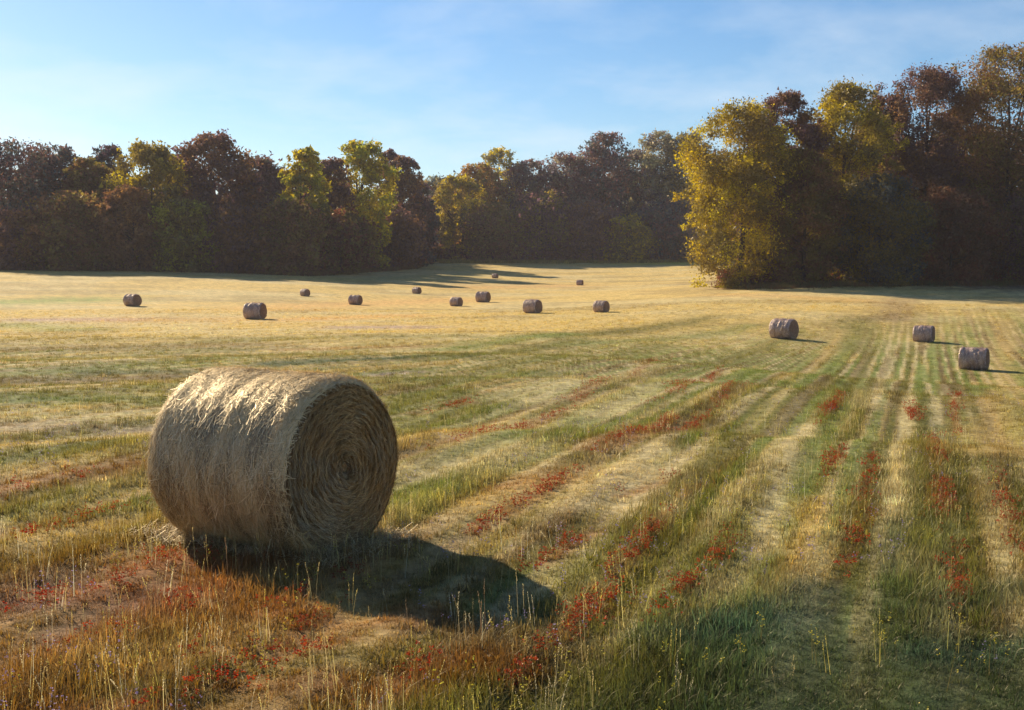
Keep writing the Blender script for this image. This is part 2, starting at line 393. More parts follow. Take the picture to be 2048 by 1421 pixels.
# ------------------------------------------------------------------ hay bales
def strands(P, D, N, length, width, col, bend=.15, lift=.0):
    """thin bent straws: P base (n,3), D direction, N surface normal; 2 quads each"""
    n = len(P)
    L = length[:, None]; Wd = width[:, None]
    S = np.cross(D, N); S /= np.linalg.norm(S, axis=1, keepdims=True) + 1e-9
    side = rng.normal(0, bend, (n, 1))
    up = rng.normal(0, bend, (n, 1)) + np.broadcast_to(lift, (n,))[:, None]
    p0 = P - D * L * .5
    p1 = P + N * (up * L * .25) + S * side * L * .5
    p2 = P + D * L * .5 + N * up * L
    V = np.stack([p0 - S * Wd, p0 + S * Wd, p1 - S * Wd, p1 + S * Wd, p2 - S * Wd * .6, p2 + S * Wd * .6], 1).reshape(-1, 3)
    b = np.arange(n)[:, None] * 6
    F = np.concatenate([b + np.array([0, 1, 3, 2]), b + np.array([2, 3, 5, 4])])
    return V, F, np.repeat(col, 6, axis=0)

HAY = np.array([[.74, .60, .34], [.66, .50, .25], [.80, .69, .46], [.30, .20, .09], [.22, .14, .075], [.36, .27, .16]]) * np.array([1.03, .97, .86])
WEATHERED = np.array([[.44, .34, .25], [.35, .255, .18], [.55, .44, .34], [.20, .135, .095], [.28, .195, .16], [.38, .27, .18]]) * np.array([1.15, 1.07, 1.25])

def build_bale(name, rad, half, n_side, n_end, pal, seed, nth=220, nax=72, rough=1.0):
    """a round bale lying on its side, axis along local X, resting at z=0"""
    root = empty(name, (0, 0, 0))
    g = np.random.default_rng(seed)
    zc = rad * .94
    def radius(th, s):
        # s in -1..1 along the axis
        edge = 1 - .085 * np.clip((np.abs(s) - .80) / .20, 0, 1) ** 2.2
        lump = .035 * rough * (fbm(th * 2.2 + seed, s * 2.2, seed, 3) - .5) + .022 * rough * (fbm(s * 6 + 3, th * .9, seed + 5, 2) - .5)
        fine = .006 * (fbm(s * 26, th * 5, seed + 8, 3) - .5)
        r = rad * (edge + lump + fine + .030 * (np.abs(s) > .9) * (fbm(np.cos(th) * 4 + 8, np.sin(th) * 4 + 8, seed + 61, 3) - .5))
        # sag where it rests on the ground
        dz = -np.cos(th)
        return r, dz
    def point(th, s):
        # wrap noise seam: blend around the underside
        r, dz = radius(th, s)
        y = np.sin(th) * r * 1.015; z = zc - np.cos(th) * r
        z = np.maximum(z, .004 + .01 * np.abs(s))
        return np.stack([s * half, y, z], -1)
    th = np.linspace(0, 2 * math.pi, nth, endpoint=False); s = np.linspace(-1, 1, nax)
    S, TH = np.meshgrid(s, th)
    V = point(TH.ravel(), S.ravel())
    i = np.arange(nth)[:, None] * nax; i2 = ((np.arange(nth) + 1) % nth)[:, None] * nax; j = np.arange(nax - 1)[None, :]
    F = np.stack([i + j, i + j + 1, i2 + j + 1, i2 + j], -1).reshape(-1, 4)
    k = fbm(S.ravel() * 7, TH.ravel() * 1.2, seed + 31, 4)
    k2 = fbm(S.ravel() * 3, TH.ravel() * 3, seed + 41, 3)
    base = pal[0] * 1.0 * (1 - sstep(.4, .62, k))[:, None] + pal[4] * 1.05 * sstep(.4, .62, k)[:, None]
    base = base * (.8 + .4 * k2)[:, None]
    roll = add('rolled_side', make_mesh('rolled_side', V, F[:, ::-1], M_HAY, base, True), root)
    # strands lying round the roll
    n = n_side
    t = g.uniform(0, 2 * math.pi, n); ss = np.clip(g.uniform(-1.0, 1.0, n), -.985, .985)
    P = point(t, ss); e = .01
    Dt = point(t + e, ss) - P; Dt /= np.linalg.norm(Dt, axis=1, keepdims=True) + 1e-9
    Ds = point(t, ss + e) - P; Ds /= np.linalg.norm(Ds, axis=1, keepdims=True) + 1e-9
    N = np.cross(Ds, Dt); 
    N *= np.sign((N * (P - np.array([0, 0, zc]))).sum(1, keepdims=True) + 1e-9)
    ang = np.where(g.uniform(0, 1, n) < .35, g.uniform(-1.6, 1.6, n), g.normal(0, .38, n))[:, None]
    D = Dt * np.cos(ang) + Ds * np.sin(ang)
    kk = fbm(ss * 7, t * 1.2, seed + 31, 4)
    ci = np.where(g.uniform(0, 1, n) < .10 + .42 * sstep(.46, .62, kk), g.integers(3, 6, n), g.integers(0, 3, n))
    col = pal[ci] * g.uniform(.75, 1.2, (n, 1))
    ok = P[:, 2] > .03
    fly = g.uniform(0, 1, n) < .12
    L = g.uniform(.06, .20, n) * (rad / .75)
    V2, F2, C2 = strands((P + N * g.uniform(.0, .007, n)[:, None])[ok], D[ok], N[ok], L[ok], (.0016 * np.exp(g.normal(0, .30, n)) * (1 if n > 8000 else 3.5))[ok], col[ok], .05, (fly * (.20 if n > 8000 else .8))[ok])
    st = add('loose_straw', make_mesh('loose_straw', V2, F2, M_STRAW, C2), root)
    tag(st, kind='stuff')
    # coiled ends
    for sg in (1, -1):
        nr_, na = 64 if nax > 40 else 22, nth
        rr = np.linspace(0.0, 1.0, nr_); aa = np.linspace(0, 2 * math.pi, na, endpoint=False)
        RR, AA = np.meshgrid(rr, aa)
        def face(RR, AA):
            rim, _ = radius(AA, np.full_like(AA, float(sg)))
            r = RR * rim * 1.0
            pitch = .052 * rad / .75
            wob = .5 * (fbm(np.cos(AA) * 1.6 + 5, np.sin(AA) * 1.6 + 5 + RR, seed + 3, 3) - .5)
            ph = (r / pitch + AA / (2 * math.pi) + wob * 2)
            saw = np.abs((ph % 1) - .5) * 2
            lump = fbm(np.cos(AA) * RR * 5 + 9, np.sin(AA) * RR * 5 + 9, seed + 12, 4) - .5
            x = sg * (half * (1 + .0) + .030 * (1 - RR ** 2) - .032 * saw * (RR > .05) + .085 * lump * (1 - RR ** 6) - .03 * np.exp(-(RR / .08) ** 2))
            y = np.sin(AA) * r * 1.015; z = np.maximum(zc - np.cos(AA) * r, .006)
            return np.stack([x, y, z], -1), ph
        V, ph = face(RR.ravel(), AA.ravel())
        i = np.arange(na)[:, None] * nr_; i2 = ((np.arange(na) + 1) % na)[:, None] * nr_; j = np.arange(nr_ - 1)[None, :]
        F = np.stack([i + j, i + j + 1, i2 + j + 1, i2 + j], -1).reshape(-1, 4)
        if sg > 0: F = F[:, ::-1]
        lay = _hash(np.floor(ph).astype(np.int64), np.zeros(len(ph), np.int64), seed + 7)
        lay2 = fbm(ph * 1.0, AA.ravel() * 1.5, seed + 77, 3)
        base = pal[4] * .8 * (1 - lay)[:, None] + pal[3] * 1.25 * lay[:, None]
        base = base * (.55 + .9 * lay2)[:, None] * np.array([1.15, .95, .75])
        add('coiled_end', make_mesh('coiled_end', V, F, M_HAY, base, True), root)
        n = n_end
        r0 = np.sqrt(g.uniform(0.002, .97, n)); a0 = g.uniform(0, 2 * math.pi, n)
        P, ph = face(r0, a0); P2, _ = face(r0, a0 + .02)
        D = P2 - P; D /= np.linalg.norm(D, axis=1, keepdims=True) + 1e-9
        N = np.tile(np.array([float(sg), 0, 0]), (n, 1)); Rd = np.cross(N, D)
        ang = g.normal(0, .30, n)[:, None]
        D = D * np.cos(ang) + Rd * np.sin(ang)
        lay = _hash(np.floor(ph).astype(np.int64), np.zeros(n, np.int64), seed + 7)
        ci = np.where(g.uniform(0, 1, n) < .35 + .5 * lay, g.integers(3, 6, n), g.integers(0, 5, n))
        col = pal[ci] * g.uniform(.6, 1.0, (n, 1)) * np.array([1.05, .92, .76]) * (.45 + .75 * lay)[:, None]
        ok = P[:, 2] > .03
        L = np.minimum(g.uniform(.04, .15, n), r0 * rad * .9 + .02) * (rad / .75)
        V2, F2, C2 = strands((P + N * g.uniform(0.0, .012, n)[:, None])[ok], D[ok], N[ok], L[ok], (g.uniform(.001, .0024, n) * (1 if n > 4000 else 4.5))[ok], col[ok], .12, (.25 * (g.uniform(0, 1, n) < .12))[ok])
        st = add('loose_straw', make_mesh('end_straw', V2, F2, M_STRAW, C2), root)
        tag(st, kind='stuff')
    return root

def copy_thing(root, name):
    r = root.copy(); COL.objects.link(r); r.name = name
    for ch in root.children:
        c = ch.copy(); COL.objects.link(c); c.parent = r
    return r

main = build_bale('hay_bale', .79, .80, 52000, 20000, HAY, 3)
main.location = (-2.12, 10.85, 0)
BALE_AX = math.atan2(-.53, .85)
main.rotation_euler = (0, 0, BALE_AX)
main.location.z = zat(main.location.x, main.location.y) - .02
tag(main, 'large golden round hay bale close by, sunlit top, coiled end and long dark shadow', 'hay bale', 'round bales lying in the field')

protos = [build_bale('hay_bale', .60, .66, 4200, 1100, WEATHERED, 20 + k, 72, 26, 4.6) for k in range(3)]
# pixel of the base, height and width in pixels, turn of the axis, label
_bales = [
    ((1571, 679), 47, 60, -38, 'mauve brown bale standing alone, third from the right edge of the picture'),
    ((1852, 685), 32, 42, -30, 'small weathered bale in the striped field, second from the right edge of the picture'),
    ((1955, 741), 44, 62, -34, 'weathered bale at the right edge of the picture, rightmost and lowest of all'),
    ((1203, 625), 24, 34, -36, 'small brown bale furthest to the right in the golden part of the field'),
    ((1065, 627), 28, 40, -36, 'brown bale in the golden field, second from the right of that group, with jagged shadow'),
    ((966, 605), 22, 34, -30, 'brown bale in golden field, just behind and right of a low one'),
    ((912, 613), 19, 40, -32, 'low brown bale in the golden field close in front of another, shadow pointing right'),
    ((833, 588), 13, 20, -40, 'tiny brown bale in mid field, straight below the end of the nearer woods'),
    ((710, 610), 20, 38, -28, 'brown bale in the golden field straight below the bright yellow tree'),
    ((609, 593), 15, 22, -44, 'tiny bale near the left woods, below the smaller yellow-green tree top'),
    ((507, 639), 33, 40, -18, 'dark brown bale, largest of those in the golden field on the left'),
    ((262, 613), 24, 30, -26, 'lone brown bale furthest left in the golden field'),
    ((990, 557), 9, 18, -34, 'faint distant bale highest up the field, at the tip of the woods\' shadow'),
    ((1160, 571), 10, 22, -24, 'tiny far bale right of the woods\' shadow, near the middle tree line'),
]
BALE_SPOTS = [(main.location.x, main.location.y, 1.0)]
for i, ((px, py), hp, wp, turn, label) in enumerate(_bales):
    x, y = at(px, py)
    o = protos[i] if i < 3 else copy_thing(protos[i % 3], 'hay_bale')
    dia = hp / FPX * math.hypot(x, y) * 1.02
    s = min(max(dia / 1.22, .68), 1.08)
    o.scale = (s, s, s)
    o.location = (x, y + .5 * s, zat(x, y + .5 * s) - .03)
    o.rotation_euler = (0, 0, R(turn + (i * 37 % 11) - 5))
    tag(o, label, 'hay bale', 'round bales lying in the field')
    BALE_SPOTS.append((x, y + .5 * s, .8 * s))
    print('bale', px, 'd=%.0f dia=%.2f' % (math.hypot(x, y), dia))

# ------------------------------------------------------------------ trees
def leaf_mesh(name, P, size, col, up=.25, mat=None):
    """rhombic leaf sprays: P (n,3) centres, size (n,), folded along the midrib"""
    n = len(P)
    N = rng.normal(0, 1, (n, 3)); N[:, 2] += up * 2; N /= np.linalg.norm(N, axis=1, keepdims=True)
    A = np.cross(N, rng.normal(0, 1, (n, 3))); A /= np.linalg.norm(A, axis=1, keepdims=True) + 1e-9
    B = np.cross(N, A)
    s = size[:, None]
    k = rng.uniform(.55, .95, (n, 1))
    V = np.stack([P - A * s, P + B * s * k + A * s * .5, P - B * s * .4 + A * s * .9], 1).reshape(-1, 3)
    F = np.arange(n * 3).reshape(-1, 3)
    return make_mesh(name, V, F, mat or M_LEAF, np.repeat(col, 3, axis=0))

def tube(pts, rad, sides=7):
    pts = np.asarray(pts, float); n = len(pts)
    V = []
    for i in range(n):
        d = pts[min(i + 1, n - 1)] - pts[max(i - 1, 0)]; d /= np.linalg.norm(d) + 1e-9
        a = np.cross(d, [0.31, .95, .05]); a /= np.linalg.norm(a) + 1e-9; b = np.cross(d, a)
        for k in range(sides):
            t = 2 * math.pi * k / sides
            V.append(pts[i] + (a * math.cos(t) + b * math.sin(t)) * rad[i])
    F = [[i * sides + k, i * sides + (k + 1) % sides, (i + 1) * sides + (k + 1) % sides, (i + 1) * sides + k] for i in range(n - 1) for k in range(sides)]
    return np.array(V), np.array(F)

PAL = {
    'yellow': [(.30, .23, .022), (.26, .19, .02), (.19, .15, .025)],
    'bright': [(.36, .29, .02), (.32, .23, .018), (.22, .17, .02)],
    'lime':   [(.24, .23, .03), (.19, .18, .03), (.13, .12, .03)],
    'olive':  [(.13, .10, .025), (.10, .078, .025), (.15, .11, .03)],
    'brown':  [(.125, .066, .03), (.10, .052, .03), (.15, .082, .036)],
    'orange': [(.20, .105, .035), (.13, .07, .035), (.17, .10, .04)],
    'plum':   [(.098, .052, .048), (.080, .046, .052), (.118, .068, .052)],
    'blue':   [(.052, .062, .058), (.042, .05, .055), (.065, .062, .045)],
    'grey':   [(.115, .092, .075), (.09, .075, .075), (.12, .10, .06)],
    'pale':   [(.16, .155, .085), (.12, .125, .08), (.17, .14, .07)],
    'red':    [(.13, .055, .03), (.10, .035, .022), (.09, .05, .03)],
}

def crown_profile(t, kind):
    if kind == 'tall':  return np.where(t > .5, np.clip(1 - (np.abs(t - .5) / .52) ** 3.0, 0, 1) ** .55, .74 + .52 * t)
    if kind == 'round': return np.sqrt(np.clip(1 - (2 * (t - .5)) ** 2, 0, 1)) ** .85
    return np.sin(np.clip(.08 + .92 * t, 0, 1) ** 1.05 * math.pi) ** .55

def tree(name, px, top, hw, d, pal, pal2, label, n_leaf, leaf, kind='tall', low=.05, seed=0, group=None, cat='tree', depth=1.0):
    g = np.random.default_rng(1000 + seed)
    n_leaf = int(n_leaf * (3.2 if d < 170 else 2.1)); leaf *= .63 if d < 170 else .74
    if 195 < d < 225: d = d - 10 + 62 * float(sstep(600, 880, px))
    a = az_of(px); x, y = d * math.tan(a), d
    z = zat(x, y)
    r = ray(px, top); zt = CAM_H + r[2] / r[1] * y
    h = zt - z; hwm = hw / FPX * d
    root = empty(name, (x, y, z))
    hwm *= 1.28
    nc = int(90 + hwm * 12)
    t = low + (1 - low) * g.uniform(0, 1, nc) ** .82
    prof = crown_profile((t - low) / (1 - low), kind)
    ang = g.uniform(0, 2 * math.pi, nc)
    lob = 1 + .22 * np.sin(ang * 2 + g.uniform(0, 6)) * np.sin(t * 9 + g.uniform(0, 6))
    rad = hwm * prof * np.sqrt(g.uniform(.15, 1, nc)) * lob * .88
    cr = hwm * g.uniform(.13, .33, nc) * (.65 + .35 * prof)
    C = np.stack([np.cos(ang) * rad, np.sin(ang) * rad * depth, t * h - cr * .5], 1)
    # a few leading shoots give an uneven top
    k = 5
    C = np.concatenate([C, np.stack([g.normal(0, .25, k) * hwm, g.normal(0, .2, k) * hwm, h * (1 - g.uniform(.01, .10, k))], 1)])
    cr = np.concatenate([cr, hwm * g.uniform(.09, .17, k)])
    nc += k
    k = 30      # sprigs that break the outline
    ts = low + (1 - low) * g.uniform(.25, .97, k); an = g.uniform(0, 2 * math.pi, k)
    rs = hwm * crown_profile((ts - low) / (1 - low), kind) * g.uniform(.88, 1.07, k)
    C = np.concatenate([C, np.stack([np.cos(an) * rs, np.sin(an) * rs * depth, ts * h], 1)])
    cr = np.concatenate([cr, hwm * g.uniform(.06, .13, k)])
    nc += k
    wgt = cr ** 2.0; wgt /= wgt.sum()
    idx = g.choice(nc, n_leaf, p=wgt)
    dirs = g.normal(0, 1, (n_leaf, 3)); dirs /= np.linalg.norm(dirs, axis=1, keepdims=True)
    rr = g.uniform(0, 1, n_leaf) ** .42 * (1 + .27 * g.normal(0, 1, n_leaf))
    P = C[idx] + dirs * (rr * cr[idx])[:, None] * np.array([1, 1, .82])
    P[:, 2] = np.clip(P[:, 2], .15, h * 1.03)
    lift = 2.1 if d > 270 else 1.65  # leaf colour of the farther wood paled to imitate haze
    A = np.array(PAL[pal]) * lift; B = np.array(PAL[pal2]) * lift
    cc = np.where((g.uniform(0, 1, nc) < .36)[:, None], B[g.integers(0, 3, nc)], A[g.integers(0, 3, nc)])
    col = cc[idx] * g.uniform(.7, 1.3, (n_leaf, 1))
    mixk = g.uniform(0, 1, n_leaf) < .2
    col[mixk] = B[g.integers(0, 3, mixk.sum())]
    size = leaf * np.clip(np.exp(g.normal(-.05, .38, n_leaf)), .4, 2.0)
    add('crown', leaf_mesh('crown', P, size, col), root)
    # trunk and limbs
    tr = max(.14, h * .016)
    zs = np.array([-.3, .02 * h, .2 * h, .45 * h, .68 * h, .86 * h])
    jx = np.cumsum(g.normal(0, .012 * h, 6)); jy = np.cumsum(g.normal(0, .012 * h, 6)); jx[:2] = 0; jy[:2] = 0
    spine = np.stack([jx, jy, zs], 1)
    V, F = tube(spine, tr * np.array([1.5, 1.1, .9, .6, .35, .1]))
    Vs, Fs, off = [V], [F], len(V)
    for q in g.choice(nc, min(12, nc), replace=False):
        c = C[q]; zz = max(.10 * h, c[2] * .62)
        bx = np.interp(zz, zs, jx); by = np.interp(zz, zs, jy)
        b0 = np.array([bx, by, zz]); mid = b0 * .5 + c * .5 + np.array([0, 0, -.04 * h])
        V, F = tube([b0, mid, c], [tr * .38, tr * .24, tr * .06], 5)
        Vs.append(V); Fs.append(F + off); off += len(V)
    V = np.concatenate(Vs); F = np.concatenate(Fs)
    add('trunk', make_mesh('trunk', V, F, M_BARK, np.tile(np.array([.085, .062, .05]), (len(V), 1)), True), root)
    tag(root, label, cat, group)
    return root

GL, GC, GR = 'trees of the left-hand wood', 'trees of the middle wood', 'trees of the right-hand wood'
_trees = [
    # right-hand wood, nearest
    (1476, 206, 94, 134, 'bright', 'olive', 'bright yellow tree at the tip of the right-hand wood, leaves sunlit down its left flank', 24000, .20, 'tall', .03, GR),
    (1562, 184, 62, 136, 'plum', 'brown', 'tall plum-brown tree rising behind the right side of the bright yellow one', 20000, .20, 'tall', .05, GR),
    (1690, 168, 84, 140, 'yellow', 'olive', 'golden olive tree right of the notch of sky in the right-hand wood', 24000, .21, 'tall', .03, GR),
    (1836, 134, 88, 146, 'brown', 'plum', 'tall reddish brown tree, second from the right edge, with spiky top', 24000, .21, 'tall', .03, GR),
    (2004, 90, 108, 146, 'olive', 'brown', 'tallest olive brown tree, cut by the right edge of the picture', 28000, .21, 'tall', .03, GR),
    (1606, 300, 66, 133, 'brown', 'olive', 'low brown tree filling the notch between yellow and olive trees', 15000, .20, 'round', .02, GR),
    (1752, 350, 84, 134, 'olive', 'blue', 'lower dark olive tree in front of the tall reddish brown one', 18000, .20, 'round', .02, GR),
    (1900, 380, 84, 137, 'brown', 'red', 'low russet brown tree in front near the right edge', 16000, .20, 'round', .02, GR),
    (2070, 390, 80, 138, 'olive', 'plum', 'low olive tree half cut by the right picture edge', 14000, .20, 'round', .02, GR),
    (1925, 215, 66, 151, 'plum', 'brown', 'plum tree in the dip between the two tallest trees', 14000, .22, 'tall', .05, GR),
    (1765, 195, 58, 148, 'brown', 'plum', 'brown tree peeping out between golden olive and reddish brown trees', 12000, .22, 'tall', .05, GR),
    # left-hand wood
    (30, 284, 88, 214, 'blue', 'plum', 'dark blue-green tree at the left edge of the picture', 9500, .36, 'tall', .03, GL),
    (118, 290, 62, 222, 'plum', 'blue', 'dusky plum tree second from the left edge', 8000, .36, 'tall', .03, GL),
    (182, 318, 46, 214, 'olive', 'brown', 'brownish olive tree in the left wood, beside a narrow purple top', 6500, .36, 'tall', .03, GL),
    (226, 290, 38, 224, 'plum', 'blue', 'narrow purple-blue tree top left of the wide yellow-olive tree', 6000, .36, 'tall', .05, GL),
    (300, 286, 64, 210, 'yellow', 'olive', 'wide yellow-olive tree, leftmost of the yellow trees', 9000, .36, 'tall', .03, GL),
    (366, 306, 42, 222, 'blue', 'plum', 'dark blue-green tree between yellow-olive and tall plum trees', 6000, .36, 'tall', .05, GL),
    (430, 266, 66, 216, 'plum', 'brown', 'tallest plum-purple tree of the left-hand wood', 10000, .36, 'tall', .03, GL),
    (522, 316, 54, 222, 'grey', 'plum', 'greyish brown tree in the dip right of the tallest plum tree', 7000, .36, 'tall', .03, GL),
    (612, 296, 40, 210, 'lime', 'yellow', 'slim yellow-green tree, left of the brightest yellow tree', 7000, .36, 'tall', .05, GL),
    (662, 316, 40, 218, 'plum', 'brown', 'plum tree squeezed between the two yellow-green trees', 6500, .36, 'tall', .03, GL),
    (726, 282, 54, 208, 'bright', 'lime', 'brightest yellow-green tree, tall, near the right end of the left wood', 9500, .36, 'tall', .03, GL),
    (780, 300, 30, 220, 'plum', 'brown', 'thin dark plum tree just right of the brightest yellow one', 5000, .36, 'tall', .05, GL),
    (806, 314, 40, 209, 'orange', 'plum', 'orange-brown tree, second last at the right end of left wood', 7500, .36, 'tall', .03, GL),
    (846, 366, 25, 206, 'plum', 'blue', 'dark tree closing the right end of the left wood', 6000, .36, 'tall', .02, GL),
    (150, 388, 90, 202, 'brown', 'olive', 'low wide brown tree in front, below the plum trees at left', 8500, .34, 'round', .02, GL),
    (265, 372, 56, 201, 'brown', 'orange', 'low brown tree in front of the wide yellow-olive one', 6500, .34, 'round', .02, GL),
    (378, 400, 60, 202, 'olive', 'lime', 'low olive-green tree at the foot of the tallest plum tree', 6500, .34, 'round', .02, GL),
    (480, 410, 64, 203, 'brown', 'plum', 'low dark brown tree in front, right of the tallest plum tree', 6500, .34, 'round', .02, GL),
    (580, 400, 62, 202, 'olive', 'brown', 'low olive tree at the foot of the slim yellow-green tree', 6500, .34, 'round', .02, GL),
    (680, 420, 62, 202, 'olive', 'red', 'low olive-russet tree below the gap of the two yellow-green trees', 6500, .34, 'round', .02, GL),
    (785, 410, 54, 202, 'brown', 'plum', 'low brown tree at the foot of the orange-brown one', 6500, .34, 'round', .02, GL),
    (40, 420, 70, 203, 'plum', 'brown', 'low plum-brown tree in the bottom corner of the woods at left edge', 6500, .34, 'round', .02, GL),
    # middle wood, farther
    (880, 352, 40, 318, 'pale', 'blue', 'pale green distant tree seen in the gap between two woods', 4500, .46, 'tall', .03, GC),
    (920, 350, 40, 282, 'yellow', 'olive', 'yellow-olive tree at the left end of the middle wood', 6500, .44, 'tall', .02, GC),
    (958, 326, 40, 292, 'orange', 'olive', 'orange-brown tree near the left end of the middle wood', 5500, .44, 'tall', .03, GC),
    (998, 296, 40, 298, 'pale', 'yellow', 'pale olive tree rising above the left part of middle wood', 5500, .44, 'tall', .03, GC),
    (1058, 322, 48, 296, 'plum', 'grey', 'purple-grey tree in the middle wood beside the pale olive one', 6000, .44, 'tall', .03, GC),
    (1132, 306, 52, 294, 'grey', 'plum', 'grey-brown tree in the centre of the middle wood', 6500, .44, 'tall', .03, GC),
    (1206, 266, 54, 296, 'plum', 'blue', 'tall purple tree, the highest top of the middle wood', 7500, .44, 'tall', .03, GC),
    (1268, 300, 40, 302, 'blue', 'plum', 'dark blue-green tree between purple and grey-green trees', 5000, .44, 'tall', .03, GC),
    (1318, 262, 54, 296, 'grey', 'pale', 'tall grey-green tree right of the highest purple one', 7500, .44, 'tall', .03, GC),
    (1378, 264, 46, 294, 'blue', 'olive', 'blue-green tree half behind the bright yellow tree', 6500, .44, 'tall', .03, GC),
    (1440, 300, 50, 300, 'plum', 'blue', 'plum tree of the middle wood mostly hidden by the yellow tree', 4500, .44, 'tall', .03, GC),
    (985, 410, 56, 280, 'olive', 'brown', 'low olive tree in front at left of the middle wood', 5500, .42, 'round', .02, GC),
    (1085, 384, 60, 281, 'olive', 'plum', 'rounded olive tree in front of the purple-grey one', 6000, .42, 'round', .02, GC),
    (1185, 404, 62, 281, 'brown', 'plum', 'low brown tree at the foot of the tall purple one', 6000, .42, 'round', .02, GC),
    (1255, 430, 44, 277, 'olive', 'yellow', 'small olive tree standing out at the foot of middle wood', 4500, .40, 'round', .02, GC),
    (1345, 400, 62, 280, 'plum', 'blue', 'low dark plum tree below the tall grey-green one', 6000, .42, 'round', .02, GC),
]
for i, (px, top, hw, d, p1, p2, label, nl, lf, kind, low, grp) in enumerate(_trees):
    tree('autumn_tree', px, top, hw, d, p1, p2, label, nl, lf, kind, low, i, grp)

def thicket(name, line, depth, hfrac, n, leaf, pals, label, front=0.0, seed=0):
    """uncountable growth along a line of (pixel, distance, height)"""
    g = np.random.default_rng(3000 + seed)
    L = np.array(line, float)
    t = g.uniform(0, len(L) - 1, n // 40); i = np.minimum(t.astype(int), len(L) - 2); f = t - i
    px = L[i, 0] * (1 - f) + L[i + 1, 0] * f; d = L[i, 1] * (1 - f) + L[i + 1, 1] * f; hh = L[i, 2] * (1 - f) + L[i + 1, 2] * f
    d = d + front + g.uniform(0, 1, len(t)) * depth
    x = (px - W / 2) / FPX * d; y = d
    z = terrain_smooth(x, y)
    top = hh * hfrac * (.65 + .5 * vnoise(px / 40., d / 20., seed + 3))
    cz = top * g.uniform(0.0, 1, len(t)) ** .9
    cr = np.minimum(hh * .11, top * .5 + .2) * g.uniform(.6, 1.2, len(t))
    m = 40
    dirs = g.normal(0, .6, (len(t), m, 3))
    P = np.stack([x, y, z + cz], 1)[:, None, :] + dirs * cr[:, None, None]
    P[:, :, 2] = np.maximum(P[:, :, 2], z[:, None] + .05)
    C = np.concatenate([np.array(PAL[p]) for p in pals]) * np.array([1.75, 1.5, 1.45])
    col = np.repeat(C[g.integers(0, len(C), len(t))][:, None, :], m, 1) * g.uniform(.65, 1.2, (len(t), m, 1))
    P = P.reshape(-1, 3); col = col.reshape(-1, 3)
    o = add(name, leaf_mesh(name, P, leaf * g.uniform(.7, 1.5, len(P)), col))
    tag(o, label, 'undergrowth' if front < 3 else 'wood', kind='stuff')

LL = [(-260, 210, 22), (300, 210, 22), (620, 210, 21), (740, 236, 20), (838, 262, 15)]
LCn = [(858, 302, 15), (890, 290, 22), (1150, 290, 25), (1480, 290, 28)]
LR = [(1490, 143, 15), (1600, 147, 18), (1800, 150, 24), (2250, 151, 27)]
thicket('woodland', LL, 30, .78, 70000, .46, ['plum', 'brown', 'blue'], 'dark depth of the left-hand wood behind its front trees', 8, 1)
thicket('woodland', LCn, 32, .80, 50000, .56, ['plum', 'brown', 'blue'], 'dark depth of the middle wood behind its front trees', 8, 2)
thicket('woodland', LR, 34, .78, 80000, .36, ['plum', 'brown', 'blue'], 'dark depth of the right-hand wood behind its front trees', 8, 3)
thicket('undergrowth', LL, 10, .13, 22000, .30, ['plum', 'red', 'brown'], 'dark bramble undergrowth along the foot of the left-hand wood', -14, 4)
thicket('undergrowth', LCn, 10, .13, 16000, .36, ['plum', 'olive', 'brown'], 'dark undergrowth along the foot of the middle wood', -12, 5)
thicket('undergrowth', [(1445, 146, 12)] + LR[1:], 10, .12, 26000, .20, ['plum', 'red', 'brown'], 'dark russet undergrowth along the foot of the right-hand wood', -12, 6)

# ------------------------------------------------------------------ grass and flowers
HID = bpy.data.collections.new('plant_sources')      # not linked to the scene: only instanced

def blades(n, hmin, hmax, spread, width, lean, tone=(.75, 1.25), seg=3, seed=0, curl=.3):
    g = np.random.default_rng(5000 + seed)
    V, F, C = [], [], []
    for k in range(n):
        r = spread * math.sqrt(g.uniform()); a = g.uniform(0, 6.283)
        b = np.array([r * math.cos(a), r * math.sin(a), -.02]); h = g.uniform(hmin, hmax)
        dr = g.uniform(0, 6.283); ln = abs(g.normal(0, lean)); w = width * g.uniform(.6, 1.3)
        D = np.array([math.cos(dr), math.sin(dr), 0]); S = np.array([-math.sin(dr + g.normal(0, .8)), math.cos(dr), 0]); S /= np.linalg.norm(S) + 1e-9
        i0 = len(V); tn = g.uniform(*tone); hue = g.uniform(-.12, .12)
        for q in range(seg + 1):
            t = q / seg
            p = b + np.array([0, 0, h * t * (1 - curl * ln * t)]) + D * h * ln * (t * t + .25 * t)
            wd = w * (1 - t) ** .7 if q < seg else w * .08
            V += [p - S * wd, p + S * wd]; c = np.array([1 + hue, 1, 1 - hue]) * tn * (.9 + .15 * t); C += [c, c]
        for q in range(seg):
            F.append([i0 + 2 * q, i0 + 2 * q + 1, i0 + 2 * q + 3, i0 + 2 * q + 2])
    return np.array(V), np.array(F), np.array(C)

def source(name, V, F, C, mat):
    me = make_mesh(name, V, F, mat, C)
    o = bpy.data.objects.new(name, me); HID.objects.link(o)
    return o

